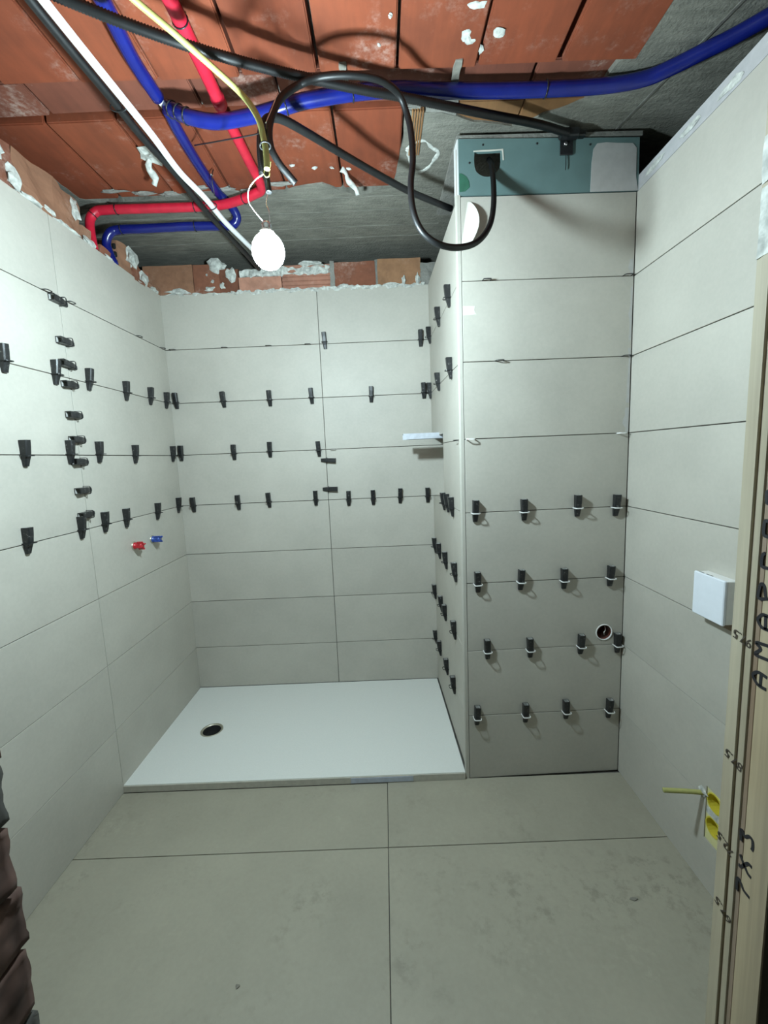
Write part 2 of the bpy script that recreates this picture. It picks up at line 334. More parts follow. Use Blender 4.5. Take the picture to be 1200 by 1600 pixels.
def lathe(name, prof, seg=24, smooth=True, closed=False):
    v = []; f = []
    for (r_, z) in prof:
        for k in range(seg): v.append((r_*math.cos(2*PI*k/seg), r_*math.sin(2*PI*k/seg), z))
    for i in range(len(prof)-1):
        for k in range(seg): f.append((i*seg+k, i*seg+(k+1) % seg, (i+1)*seg+(k+1) % seg, (i+1)*seg+k))
    if closed:
        b = (len(prof)-1)*seg
        for k in range(seg): f.append((b+k, b+(k+1) % seg, (k+1) % seg, k))
    if prof[0][0] > 0 and not closed: f.append(tuple(range(seg)))
    if prof[-1][0] > 0 and not closed: f.append(tuple((len(prof)-1)*seg+k for k in range(seg)))
    return mesh(name, v, f, smooth)
def thing(o, label, cat, group=None):
    o['label'] = label; o['category'] = cat
    if group: o['group'] = group
    return o
def struct(o): o['kind'] = 'structure'; return o
def empty(name, loc, rot=None):
    o = bpy.data.objects.new(name, None); COL.objects.link(o); o.location = loc; o.empty_display_size = .05
    if rot is not None: o.rotation_euler = rot
    return o
ORD = ['', 'first', 'second', 'third', 'fourth', 'fifth', 'sixth', 'seventh', 'eighth', 'ninth', 'tenth']

class Wall:
    """a tiled face: o = floor point, u = along it, n = out of it (s along, z up, d out)"""
    def __init__(s, o, u, n):
        s.o = Vector((*o, 0)); s.u = Vector((*u, 0)).normalized(); s.n = Vector((*n, 0)).normalized()
    def p(s, a, z, d=0): return s.o+s.u*a+Vector((0, 0, z))+s.n*d
    def mat(s, a, z, d=0):     # local x = u, y = z(up), z = n
        p = s.p(a, z, d); 
        cols = (s.u, Vector((0, 0, 1)), s.n)
        m = Matrix.Identity(4)
        for j in range(3):
            for i in range(3): m[i][j] = cols[j][i]
        m.translation = p; return m
    def upright(s, a, z, d=0, roll=0):   # local y = n, z = up
        cols = (s.n.cross(Vector((0, 0, 1))), s.n, Vector((0, 0, 1))); m = Matrix.Identity(4)
        for j in range(3):
            for i in range(3): m[i][j] = cols[j][i]
        m.translation = s.p(a, z, d); return m @ Matrix.Rotation(roll, 4, 'Y')
VALVE = Wall((0, 2.548), (.0035, -1), (1, .0035))
BACK = Wall((0, 2.548), (1, 0), (0, -1))
SIDE = Wall((1.517, 2.548), (.025, -.812), (-.812, -.025))
FRONT = Wall((1.542, 1.736), (1, .0203), (.0203, -1))
RIGHT = Wall((2.224, 1.750), (-.0051, -1), (-1, .0051))
_tc = {}
def tile(wall, parent, s0, s1, z0, z1, g=.0015, name='wall_tile', mat='wall_tile', notch=None, gz=(None, None)):
    """one tile as a 9 mm slab with eased edges, set so that its face lies in the wall plane"""
    zl = z0+(g if gz[0] is None else gz[0]); zh = z1-(g if gz[1] is None else gz[1]); a0, a1 = s0+g, s1-g
    w, h = a1-a0, zh-zl; key = (round(w, 4), round(h, 4), name)
    if notch is None:
        if key not in _tc: _tc[key] = bm_mesh(name, box_bm(-w/2, w/2, -h/2, h/2, -.009, 0, .0008))
        me = _tc[key]; o = link(name, me, mat, parent, wall.mat((a0+a1)/2, (zl+zh)/2, 0))
    else:
        outer, holes = notch
        me = plate_mesh(name, outer, holes, -.009, 0); o = link(name, me, mat, parent, wall.mat(0, 0, 0))
    return o
def circle(cx, cy, r, n=28, jit=0): return [(cx+r*(1+jit*(random.random()-.5))*math.cos(2*PI*k/n), cy+r*(1+jit*(random.random()-.5))*math.sin(2*PI*k/n)) for k in range(n)]

ROWS = [(2.10-.3*k, 2.40-.3*k) for k in range(8)]

# ------------------------------------------------------------------ setting: floor
floor = struct(link('floor', bm_mesh('floor', box_bm(-.2, 2.5, -1.2, 2.75, -.08, -.010)), 'grout_bed'))
def floor_tile(x0, x1, y0, y1):
    g = .0014; o = box('floor_tile', x0+g, x1-g, y0+g, y1-g, -.010, 0, 'floor_tile', floor, .0008); return o
floor_tile(-.008, 1.1835, 1.411, 1.728); floor_tile(1.1835, 2.226, 1.411, 1.7375)
floor_tile(-.008, 1.1835, .45, 1.411); floor_tile(1.1835, 2.226, .45, 1.411)
box('floor_tile', .3, 2.0, -1.1, .449, -.010, -.001, 'grout_bed', floor)

# ------------------------------------------------------------------ setting: wall with the valves (x = 0)
wall_left = struct(link('wall_left', bm_mesh('wall_left', box_bm(-.11, -.0085, .45, 2.66, -.02, 2.392)), 'grout'))
for i, (z0, z1) in enumerate(ROWS):
    for s0, s1 in ((0, .817), (.817, 1.717), (1.717, 2.10)): tile(VALVE, wall_left, s0, s1, z0, z1, .0015 if i < 5 else .0010)
# ------------------------------------------------------------------ setting: back shower wall
wall_back = struct(link('wall_back', bm_mesh('wall_back', box_bm(-.11, 1.75, 2.5565, 2.66, -.02, 2.392)), 'grout'))
for i, (z0, z1) in enumerate(ROWS):
    if i == 7: z0 = .0335
    tile(BACK, wall_back, -.008, .8855, z0, z1, .0017); tile(BACK, wall_back, .8855, 1.68, z0, z1, .0017)
# ------------------------------------------------------------------ setting: right wall, plasterboard strip on top
wall_right = struct(link('wall_right', plate_mesh('wall_right', [(-.65, -.02), (1.30, -.02), (1.30, 2.44), (-.65, 2.44)], [[(.506, .166), (.577, .166), (.577, .354), (.506, .354)]], -.060, -.0095), 'grout'))
wall_right.matrix_basis = RIGHT.mat(0, 0)
for i, (z0, z1) in enumerate(ROWS):
    lo = .0016 if i < 5 else .0005; hi = .0016 if i < 6 else .0005
    nt = None
    if i == 7 or i == 6: pass
    if z0 < .25 < z1:
        def bx(cy, cz): return [(cy-.032, cz-.062+.004), (cy-.028, cz-.062), (cy+.028, cz-.062), (cy+.032, cz-.058), (cy+.032, cz+.058), (cy+.028, cz+.062), (cy-.028, cz+.062), (cy-.032, cz+.058)]
        # sockets: s = 1.750 - y ; the opening for the double box
        nt = ([(.001, .0005), (1.299, .0005), (1.299, .2995), (.001, .2995)], [[(.508, .170), (.575, .170), (.575, .2993), (.508, .2993)][::1]])
        nt = ([(.001, .0005), (1.299, .0005), (1.299, .2995), (.508+.067, .2995), (.575, .168), (.508, .168), (.508, .2995), (.001, .2995)], [])
        tile(RIGHT, wall_right, 0, 1.30, z0, z1, notch=nt)
    elif z0 < .35 < z1:
        nt = ([(.001, .3005), (.508, .3005), (.508, .352), (.575, .352), (.575, .3005), (1.299, .3005), (1.299, .5995), (.001, .5995)], [])
        tile(RIGHT, wall_right, 0, 1.30, z0, z1, notch=nt)
    else:
        tile(RIGHT, wall_right, 0, 1.30, z0, z1, .001, gz=(lo, hi))
strip = link('plasterboard_strip', bm_mesh('plasterboard_strip', box_bm(0, 1.3, 2.403, 2.456, -.013, -.004)), 'strip_board', wall_right, RIGHT.mat(0, 0))
for k in range(4):
    a = .10+.17*k
    o = blob('plaster_smear', RIGHT.p(a+random.random()*.05, 2.425+.012*random.random(), -.003), (.03+.03*random.random(), .012, .003), 'plaster', wall_right, .5, 2)
    o.matrix_local = parent_inv(wall_right) @ RIGHT.mat(a, 2.42+.02*random.random(), -.003)
# ------------------------------------------------------------------ setting: tiled column with niche and plasterboard box
column = struct(link('column', bm_mesh('column', box_bm(1.67, 2.23, 1.92, 2.66, -.02, 2.40)), 'grout'))
def colslab(name, wall, s0, s1, z0, z1, mat='grout', d0=-.026, d1=-.0085):
    return link(name, bm_mesh(name, box_bm(s0, s1, z0, z1, d0, d1)), mat, column, wall.mat(0, 0))
colslab('backing_board', FRONT, .004, .684, -.02, .62); colslab('backing_board', FRONT, .004, .684, .70, 2.40)
colslab('backing_board', FRONT, .004, .562, .62, .70); colslab('backing_board', FRONT, .645, .684, .62, .70)
colslab('backing_board', SIDE, 0, .80, -.02, 1.195); colslab('backing_board', SIDE, 0, .80, 1.555, 2.39)
colslab('backing_board', SIDE, .385, .80, 1.195, 1.555)
HOLE = (.602, .656)
for i, (z0, z1) in enumerate(ROWS):
    if i == 5:
        nt = ([(.0120, z0+.0015), (.680, z0+.0015), (.680, z1-.0015), (.0120, z1-.0015)], [circle(*HOLE, .0375, 30, .05)])
        tile(FRONT, column, .013, .680, z0, z1, notch=nt)
    else: tile(FRONT, column, .0105, .6815, z0, z1)
    zz = .0335 if i == 7 else z0
    if i == 2:
        nt = ([(.376, z0+.0015), (.804, z0+.0015), (.804, z1-.0015), (.0015, z1-.0015), (.0015, 1.548), (.376, 1.548)], [])
        tile(SIDE, column, 0, .806, z0, z1, notch=nt)
    elif i == 3: tile(SIDE, column, .376, .806, z0, z1)
    else: tile(SIDE, column, 0, .806, zz, z1)
# niche lining
link('niche_back', bm_mesh('niche_back', box_bm(-.02, .376, 1.19, 1.56, -.125, -.116)), 'wall_tile', column, SIDE.mat(0, 0))
link('niche_shelf', bm_mesh('niche_shelf', box_bm(-.02, .378, 1.189, 1.1985, -.120, -.001)), 'wall_tile', column, SIDE.mat(0, 0))
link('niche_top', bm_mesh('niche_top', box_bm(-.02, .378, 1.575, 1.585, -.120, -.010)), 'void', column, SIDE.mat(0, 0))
link('niche_cheek', bm_mesh('niche_cheek', box_bm(.3775, .386, 1.19, 1.58, -.120, -.010)), 'wall_tile', column, SIDE.mat(0, 0))
# white corner profile
ct = [(0, 0)]
pr = [(1.5335, 1.7505), (1.5335, 1.742), (1.536, 1.7372), (1.5395, 1.7355), (1.5515, 1.7352), (1.5515, 1.7505)]
v = [(x, y, 0) for x, y in pr]+[(x, y, 2.405) for x, y in pr]; k = len(pr)
link('corner_profile', mesh('corner_profile', v, [tuple(range(k)), tuple(range(k, 2*k))]+[(i, (i+1) % k, (i+1) % k+k, i+k) for i in range(k)]), 'corner_white', column)
# plasterboard box above the tiles
ph = [(.066, .150), (.072, .152), (.10, .1525), (.135, .153), (.166, .155), (.166, .12), (.160, .095), (.148, .082), (.140, .078), (.128, .068), (.115, .066), (.098, .068), (.085, .074), (.072, .084), (.066, .10), (.064, .125)]
ph = [(a, 2.40+b) for a, b in ph]
pb = link('plasterboard_front', plate_mesh('plasterboard_front', [(.006, 2.404), (.688, 2.404), (.686, 2.586), (.35, 2.592), (.006, 2.597)], [ph], -.0135, -.001), 'teal_board', column, FRONT.mat(0, 0))
tornedge = []
for (a, z) in (ph[:6]):
    pass
v = []
pe = [(.066, 2.548), (.166, 2.553), (.168, 2.558), (.064, 2.5535)]
link('torn_paper_edge', plate_mesh('torn_paper_edge', [(.062, 2.551), (.08, 2.5515), (.12, 2.552), (.168, 2.5545), (.172, 2.520), (.176, 2.522), (.173, 2.559), (.12, 2.557), (.09, 2.5565), (.062, 2.555)], [], -.001, .0006), 'paper', column, FRONT.mat(0, 0))
link('filler_patch', plate_mesh('filler_patch', [(.503, 2.403), (.686, 2.403), (.676, 2.45), (.675, 2.55), (.66, 2.566), (.60, 2.568), (.56, 2.571), (.525, 2.568), (.512, 2.55), (.506, 2.50)], [], -.001, .0008), 'filler', column, FRONT.mat(0, 0))
link('green_paint_patch', plate_mesh('green_paint_patch', [(.008, 2.416), (.030, 2.418), (.046, 2.432), (.044, 2.452), (.034, 2.468), (.018, 2.478), (.008, 2.480)], [], -.001, .0004), 'green_patch', column, FRONT.mat(0, 0))
for q, (z0, z1, w0) in enumerate(((1.86, 2.06, .012), (1.62, 1.83, .009), (1.505, 1.60, .018), (2.10, 2.16, .02))):
    pts_ = [(.678, z0), (.678, z1)]+[(.678-w0*(.5+.9*random.random()), z1-(z1-z0)*k_/6) for k_ in range(7)]
    link('plaster_streak', plate_mesh('plaster_streak', pts_, [], -.001, .0005), 'filler', column, FRONT.mat(0, 0))
for a, z in ((.098, 2.575), (.30, 2.574), (.047, 2.515), (.665, 2.43), (.50, 2.566)):
    link('screw_head', lathe('screw_head', [(.004, 0), (.0035, .0012), (0, .0013)], 10), 'black_plastic', column, FRONT.mat(a, z, -.0008))
colslab('box_edge_board', SIDE, .752, .810, 2.404, 2.597, 'white_board', -.012, -.001)
colslab('box_edge_slot', SIDE, .793, .800, 2.41, 2.57, 'timber_dark', -.006, -.0004)
colslab('box_side_brick', SIDE, .70, .752, 2.40, 2.60, 'brick', -.06, -.012)
link('box_top', bm_mesh('box_top', box_bm(0.0, .70, 2.597, 2.612, -.5, -.006)), 'smear', column, FRONT.mat(0, 0))

# ------------------------------------------------------------------ setting: doorway wall behind the timber, rough edge
wall_front = struct(link('wall_front', bm_mesh('wall_front', box_bm(-.11, .55, .452, .525, -.02, 2.62)), 'grout_bed'))
box('wall_pier', 1.702, 2.27, .455, .53, -.02, 2.62, 'grout_bed', wall_front)
box('wall_lintel', .55, 1.705, .455, .53, 2.12, 2.62, 'grout_bed', wall_front)
zz = -.01; i = 0
while zz < 2.1:
    h = .085+.03*random.random(); e = random.uniform(-.004, .003)
    rough_box('brick', .50, .684+e, .452, .530+random.uniform(-.005, .004), zz+.004, zz+h-.005, ('dark_rubble', 'dark_rubble', 'dark_mortar', 'dark_rubble')[i % 4], wall_front, .0045, 8, 45, True)
    zz += h; i += 1
rough_box('mortar_fill', .50, .672, .454, .522, -.02, 2.1, 'dark_mortar', wall_front, .008, 30, 20)

# ------------------------------------------------------------------ setting: brick strips above the tiles
random.seed(21)
for (y0, y1, z1, m) in ((.6, 1.24, 2.56, 'brick'), (1.25, 1.60, 2.55, 'brick'), (1.61, 1.93, 2.555, 'brick_brown'), (1.935, 1.982, 2.465, 'brick_brown'), (2.045, 2.118, 2.432, 'brick')):
    rough_box('brick', -.10, -.006, y0, y1, 2.394, z1, m, wall_left, .012, 5, 16)
hb = rough_box('hollow_brick', -.10, -.012, 2.200, 2.30, 2.394, 2.53, 'brick_brown', wall_left, .008, 4, 20)
for q in range(3):
    box('brick_cell', -.036, -.019, 2.190, 2.215, 2.415+.036*q, 2.440+.036*q, 'void', hb, .004)
rough_box('brick', -.10, -.008, 2.30, 2.44, 2.394, 2.475, 'brick', wall_left, .016, 5, 22)
rough_box('brick', -.10, -.008, 2.44, 2.56, 2.394, 2.43, 'brick_brown', wall_left, .012, 5, 22)
for (p, s, rz) in (((-.006, 1.52, 2.50), (.012, .045, .04), 0), ((-.004, 1.60, 2.44), (.012, .03, .035), 0), ((-.003, 1.66, 2.41), (.012, .05, .012), 0), ((-.006, 1.90, 2.50), (.012, .025, .04), 0),
                   ((-.006, 1.42, 2.52), (.014, .06, .05), 0), ((-.004, 1.84, 2.405), (.01, .07, .012), 0), ((-.004, 1.97, 2.41), (.01, .04, .018), 0),
                   ((-.008, 2.31, 2.49), (.018, .045, .045), 0), ((-.004, 2.40, 2.43), (.014, .035, .03), 0), ((-.004, 2.10, 2.404), (.009, .03, .009), 0), ((-.004, 1.75, 2.42), (.008, .03, .012), 0), ((-.004, 2.50, 2.41), (.01, .04, .012), 0)):
    blob('plaster_blob', p, s, 'plaster', wall_left, .55, 2, 2.2)
Y0, Y1 = 2.560, 2.655
rough_box('brick', -.09, .19, Y0, Y1, 2.394, 2.560, 'brick_brown', wall_back, .003, 4, 14)
rough_box('brick', .194, .34, Y0, Y1, 2.394, 2.557, 'brick', wall_back, .003, 4, 14)
rough_box('brick', .34, .445, Y0-.004, Y1, 2.394, 2.53, 'brick', wall_back, .010, 5, 22)
rough_box('brick', .45, .690, Y0-.006, Y1, 2.394, 2.478, 'brick_pink', wall_back, .005, 5, 18)
# ribbed brick
prof = []; zb = 2.396; nr = 6; rh = (2.535-zb)/nr
for q in range(nr): prof += [(Y0+.006, zb+rh*q), (Y0+.006, zb+rh*q+.006), (Y0-.002, zb+rh*q+.010), (Y0-.002, zb+rh*(q+1)-.002)]
prof += [(Y1, 2.535), (Y1, zb)]; k = len(prof)
link('ribbed_brick', mesh('ribbed_brick', [(.694, y, z) for y, z in prof]+[(.966, y, z) for y, z in prof], [tuple(range(k)), tuple(range(k, 2*k))]+[(i, (i+1) % k, (i+1) % k+k, i+k) for i in range(k)]), 'brick_pink', wall_back)
rough_box('brick', .986, 1.222, Y0, Y1, 2.394, 2.540, 'brick', wall_back, .003, 4, 14)
rough_box('brick', 1.234, 1.478, Y0, Y1, 2.394, 2.547, 'brick_tan', wall_back, .003, 4, 14)
rough_box('mortar_joint', 1.478, 1.62, Y0, Y1, 2.394, 2.52, 'smear', wall_back, .010, 5, 18)
rough_box('mortar_joint', .966, .99, Y0-.002, Y1, 2.394, 2.545, 'smear', wall_back, .006, 8, 30)
rough_box('mortar_joint', 1.218, 1.238, Y0+.001, Y1, 2.394, 2.545, 'smear', wall_back, .004, 8, 30)
rough_box('mortar_ridge', .46, .96, Y0-.004, Y1, 2.48, 2.52, 'plaster', wall_back, .016, 16, 30)
rough_box('mortar_ridge', .40, 1.50, 2.5485, 2.59, 2.388, 2.408, 'plaster', wall_back, .012, 46, 45)
rough_box('mortar_ridge', .03, .40, 2.5495, 2.59, 2.388, 2.399, 'plaster', wall_back, .012, 18, 45)
for (x, z, s) in ((.335, 2.545, (.048, .014, .034)), (.40, 2.49, (.026, .012, .045)), (.355, 2.44, (.015, .01, .018)), (.10, 2.418, (.055, .010, .014)), (.28, 2.425, (.03, .01, .012)),
                  (.95, 2.515, (.014, .008, .012)), (1.04, 2.413, (.03, .010, .012)), (1.38, 2.425, (.012, .01, .022)), (1.32, 2.41, (.04, .010, .010)), (1.46, 2.43, (.012, .01, .03)), (.27, 2.50, (.006, .004, .006)), (.30, 2.465, (.008, .004, .008)), (.62, 2.53, (.05, .02, .02)), (.86, 2.535, (.06, .02, .014))):
    blob('plaster_blob', (x, Y0-.003, z), s, 'plaster', wall_back, .6, 2, 2.4)

# ------------------------------------------------------------------ setting: ceiling of clay blocks and concrete
random.seed(5)
ceiling = struct(link('ceiling', bm_mesh('ceiling', box_bm(-.6, 2.9, .30, 3.1, 2.672, 2.76)), 'grout_bed'))
def block(x0, x1, y0, y1, mat, z=CEIL, name='clay_block', tilt=0):
    dz = random.uniform(-.003, .003)
    o = box(name, x0, x1, y0, y1, z+dz, 2.674, mat, ceiling, .004, 2)
    o.rotation_euler = (random.uniform(-.006, .006)+tilt, random.uniform(-.008, .008), random.uniform(-.006, .006)); return o
edges1 = [-.41, -.155, .09, .335, .580, .833, 1.072, 1.316, 1.562, 1.815, 2.06, 2.30]
gaps1 = {1.072: .013, 1.815: .020, 1.316: .010}
for a, b in zip(edges1, edges1[1:]):
    block(a+gaps1.get(a, .007)/2, b-gaps1.get(b, .007)/2, .86, 1.482, 'clay', CEIL-.006)
edgesb = [-.40, -.13, .14, .41, .66, .93, 1.20, 1.498, 1.757, 2.02]
for a, b in zip(edgesb, edgesb[1:]): block(a+.004, b-.004, 1.488, 1.618, 'clay_dusty', CEIL+.010, 'clay_beam_shoe')
edges2 = [-.38, -.14, .103, .347, .599, .845, 1.094, 1.345]
for a, b in zip(edges2, edges2[1:]): block(a+.0045, b-.0045, 1.632, 2.06, 'clay', CEIL-.002)
block(1.35, 1.405, 1.632, 1.95, 'smear', CEIL+.002, 'mortar_bed')
block(1.53, 1.757, 1.624, 2.06, 'clay_tan', CEIL-.001); block(1.761, 2.02, 1.624, 2.06, 'clay_tan', CEIL+.001)
for q in range(5): box('block_rib', 1.372+.009*q, 1.378+.009*q, 1.64, 1.86, CEIL-.010, CEIL+.02, 'clay_tan', ceiling, .001)
box('mortar_bed', 1.42, 1.53, 1.624, 2.06, CEIL-.004, 2.674, 'smear', ceiling)
# concrete flush with the blocks
pts = [tuple(p) for p in SMEAR]
pts = pts + [(2.9, .9), (2.9, 3.1), (-.6, 3.1), (-.6, 1.94)]
dense = []
for a, b in zip(pts, pts[1:]+pts[:1]):
    L = math.dist(a, b); n_ = max(1, int(L/.03)) if L < .6 else 1
    for q in range(n_):
        x = a[0]+(b[0]-a[0])*q/n_; y = a[1]+(b[1]-a[1])*q/n_
        if L < .6: x += .010*noise.noise(Vector((x*30, y*30, 0))); y += .010*noise.noise(Vector((x*30, y*30, 7)))
        dense.append((x, y))
link('concrete_soffit', plate_mesh('concrete_soffit', dense, [], 2.629, 2.68), 'concrete', ceiling)
# shuttering seams across the soffit
for y, x0, x1 in ((2.12, -.2, 1.5), (2.23, -.3, 1.56), (2.37, -.3, 1.56), (2.48, -.3, 1.56)):
    rough_box('shutter_seam', x0, x1, y-.003, y+.003, 2.626, 2.632, 'concrete', ceiling, .003, 20, 25)
sm = box('shutter_seam', -.004, .004, -.42, .42, -.004, .004, 'grout', ceiling); sm.location = (2.178, 1.63, 2.629); sm.rotation_euler = (0, 0, .21)
# white plaster ring and splashes on the ceiling
ring = RING; path = [Vector((x, y, 2.629)) for x, y in ring]
pa = catmull(ring_ := [(x, y, 2.629) for x, y in ring]+[(ring[0][0], ring[0][1], 2.629)], 8)
me = tube_mesh('plaster_ring', pa, .007, 8, None, True, .9)
for v_ in me.vertices: v_.co.z = 2.629+(v_.co.z-2.629)*.35
link('plaster_ring', me, 'plaster', ceiling)
for i, (x, y) in enumerate(SPLATS):
    blob('plaster_splash', (x, y, CEIL-.007), ((.017, .019, .004), (.018, .015, .004), (.016, .018, .004), (.022, .012, .004), (.006, .014, .003), (.005, .007, .003), (.005, .004, .003))[i], 'plaster', ceiling, .5, 2)
def drip(p0, p1, w):
    a, b = Vector(p0), Vector(p1); path = [a.lerp(b, q/8)+Vector((.006*math.sin(q*1.3), .004*math.cos(q), 0)) for q in range(9)]
    me = tube_mesh('plaster_drip', path, w, 8, None, True, .8); return link('plaster_drip', me, 'plaster', ceiling)
drip((.362, 1.80, 2.632), (.352, 1.87, 2.565), .011); blob('plaster_blob', (.385, 1.80, 2.628), (.036, .032, .016), 'plaster', ceiling, .7, 2, 2.4)
blob('plaster_blob', (.43, 1.80, 2.628), (.02, .03, .012), 'plaster', ceiling, .7, 2, 2.4)
drip((1.099, 1.925, 2.632), (1.165, 1.99, 2.562), .011)
for x, y in ((.85, 1.885), (.99, 1.915), (1.06, 1.92), (.90, 1.895), (.555, 1.93), (1.13, 1.93)): blob('plaster_splash', (x, y, CEIL-.004), (.012, .005, .005), 'plaster', ceiling, .6, 1)
for i in range(7): blob('plaster_smear', (.10+.12*i, 2.005+.02*(i % 3), 2.628), (.045, .012, .006), 'smear', ceiling, .7, 2)
# added sheets beyond the room block stray world light at the wall tops
struct(box('light_blocker', -.45, -.38, .3, 3.0, 1.9, 2.68, 'grout_bed')); struct(box('light_blocker', 2.72, 2.80, .3, 3.0, 1.9, 2.68, 'grout_bed')); struct(box('light_blocker', -.45, 2.80, 2.92, 3.0, 1.9, 2.68, 'grout_bed'))
struct(box('light_blocker', -.45, 2.80, .3, .38, 2.55, 2.68, 'grout_bed'))

# ------------------------------------------------------------------ timber door pre-frame (right side of the doorway)
tf = empty('door_subframe', (JAMB_X, .49, 0))
thing(tf, 'raw timber door subframe post with marker writing and stamped numbers', 'door frame')
def post(name, y0, y1, x, mat, x1=1.702, z1=2.14):
    return box(name, x, x1, y0, y1, 0, z1, mat, tf, .0012)
post('face_board', .4505, .4885, JAMB_X, 'timber')
post('dark_strip', .4885, .4965, JAMB_X+.0012, 'timber_dark')
post('middle_strip', .4965, .5070, JAMB_X, 'timber_pale')
post('groove', .5072, .5105, JAMB_X+.0025, 'timber_dark')
post('edge_strip', .5110, .5305, JAMB_X+.0006, 'timber_pale')
for (z, h) in ((1.655, .075), (1.735, .05)):
    o = rough_box('plaster_crust', JAMB_X-.0004, JAMB_X+.01, .512, .529, z, z+h, 'plaster', tf, .0016, 10, 60)
# handwriting in marker: flat ribbons lying on the timber
def ribbon(pts, w, x, name):
    P2 = [Vector((0, a, b)) for a, b in pts]
    if len(P2) > 2: P2 = catmull(P2, 5)
    v = []; f = []
    for i, q in enumerate(P2):
        T = (P2[min(i+1, len(P2)-1)]-P2[max(i-1, 0)]).normalized(); N = Vector((0, -T.z, T.y))*w/2
        v += [(x, *(q+N).yz), (x, *(q-N).yz), (x+.001, *(q-N).yz), (x+.001, *(q+N).yz)]
    n_ = len(P2)
    for i in range(n_-1):
        for k_ in range(4): f.append((i*4+k_, i*4+(k_+1) % 4, (i+1)*4+(k_+1) % 4, (i+1)*4+k_))
    f += [(0, 1, 2, 3), tuple((n_-1)*4+k_ for k_ in range(4))]
    return mesh(name, v, f)
inv = parent_inv(tf)
for st in STROKES:
    st = [(max(a, .4515), b) for a, b in st]
    o = link('marker_stroke', ribbon(st, .0040, JAMB_X-.0004, 'marker_stroke'), 'ink', tf); o.location = inv.translation
for txt, (y, z), ang in STAMPS:
    cu = bpy.data.curves.new('stamped_number', 'FONT'); cu.body = txt; cu.size = .0170; cu.align_x = 'CENTER'; cu.align_y = 'CENTER'; cu.extrude = .0002
    tmp = bpy.data.objects.new('stamp_curve', cu); COL.objects.link(tmp)
    me = bpy.data.meshes.new_from_object(tmp.evaluated_get(bpy.context.evaluated_depsgraph_get())); bpy.data.objects.remove(tmp)
    o = link('stamped_number', me, 'stamp_ink', tf)
    # text plane: faces -x, reads along -y; turned upside down and sloping
    m = Matrix(((0, 0, -1, JAMB_X-.0004), (-1, 0, 0, y), (0, 1, 0, z), (0, 0, 0, 1)))
    o.matrix_local = inv @ m @ Matrix.Rotation(PI-math.radians(ang)*.45, 4, 'Z')

# ------------------------------------------------------------------ shower tray
tray = empty('shower_tray', (.76, 2.14, 0))
thing(tray, 'low white rectangular shower tray with an open drain hole', 'shower tray')
iv = parent_inv(tray)
outer = [(.002, 1.7335), (1.533, 1.7335), (1.5095, 2.546), (.002, 2.546)]
o = link('tray_body', plate_mesh('tray_body', outer, [circle(.249, 2.108, .058, 36)], .0015, .0335), 'tray_white', tray); o.location = iv.translation
o = box('tray_front_edge', .002, 1.533, 1.7285, 1.7333, .0005, .0315, 'tray_edge', tray, .0008)
o['label'] = 'beige front edge of the tray'
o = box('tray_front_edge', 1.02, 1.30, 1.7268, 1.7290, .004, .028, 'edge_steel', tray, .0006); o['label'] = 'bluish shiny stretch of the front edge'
DP = iv @ Vector((.249, 2.108, 0))
dr = link('drain_ring', lathe('drain_ring', [(.0572, .020), (.0572, .0342), (.0535, .0352), (.0500, .0342), (.0490, .0315), (.0462, .0315), (.0458, .012), (.0572, .012)], 32, True, True), 'brass', tray); dr.location = DP
o = link('drain_throat', lathe('drain_throat', [(.0, .0030), (.0456, .0030), (.0456, .0305), (.0450, .0305), (.0450, .0040), (.0, .0040)], 28), 'void', tray); o.location = DP

# ------------------------------------------------------------------ levelling wedges and clip tabs
def wedge_mesh():
    bm = bmesh.new(); secs = [(.053, .0122, .0265), (.030, .0122, .0245), (.0, .0120, .0205), (-.016, .0110, .015), (-.036, .0092, .010)]
    rings = []
    for z, hw, th in secs:
        rings.append([bm.verts.new((a, b, z)) for a, b in ((-hw, .001), (hw, .001), (hw, th-.003), (hw-.004, th), (-hw+.004, th), (-hw, th-.003))])
    for r0, r1 in zip(rings, rings[1:]):
        for k in range(6): bm.faces.new((r0[k], r0[(k+1) % 6], r1[(k+1) % 6], r1[k]))
    top = bm.faces.new(rings[0]); bm.faces.new(list(reversed(rings[-1])))
    bmesh.ops.recalc_face_normals(bm, faces=bm.faces)
    r = bmesh.ops.inset_individual(bm, faces=[top], thickness=.0035)
    e = bmesh.ops.extrude_face_region(bm, geom=[top]); vs = [q for q in e['geom'] if isinstance(q, bmesh.types.BMVert)]
    bmesh.ops.translate(bm, verts=vs, vec=(0, 0, -.030))
    if top.is_valid: bm.faces.remove(top)
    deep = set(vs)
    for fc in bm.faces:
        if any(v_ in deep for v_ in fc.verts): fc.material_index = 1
    return bm_mesh('wedge_body', bm)
def strap_mesh(peak=.032, w=.0160, band=.0042, th=.0022):
    b0 = peak*.62; sg = lambda q: math.copysign(abs(q)**.55, q)
    path = [(-w, -.006), (-w, b0)]+[(-w*sg(math.cos(a)), b0+(peak-b0)*sg(math.sin(a))) for a in [PI*k/10 for k in range(1, 10)]]+[(w, b0), (w, -.006)]
    v = []; f = []; n_ = len(path)
    for i, (a, b) in enumerate(path):
        t0 = Vector(path[max(0, i-1)]); t1 = Vector(path[min(n_-1, i+1)]); T = (t1-t0).normalized(); N = Vector((-T.y, T.x))*th/2
        for sx, z in ((1, -band/2), (1, band/2), (-1, band/2), (-1, -band/2)): v.append((a+sx*N.x, b+sx*N.y, z))
    for i in range(n_-1):
        for k in range(4): f.append((i*4+k, i*4+(k+1) % 4, (i+1)*4+(k+1) % 4, (i+1)*4+k))
    f += [(0, 1, 2, 3), tuple((n_-1)*4+k for k in range(4))]
    return mesh('clip_loop', v, f)
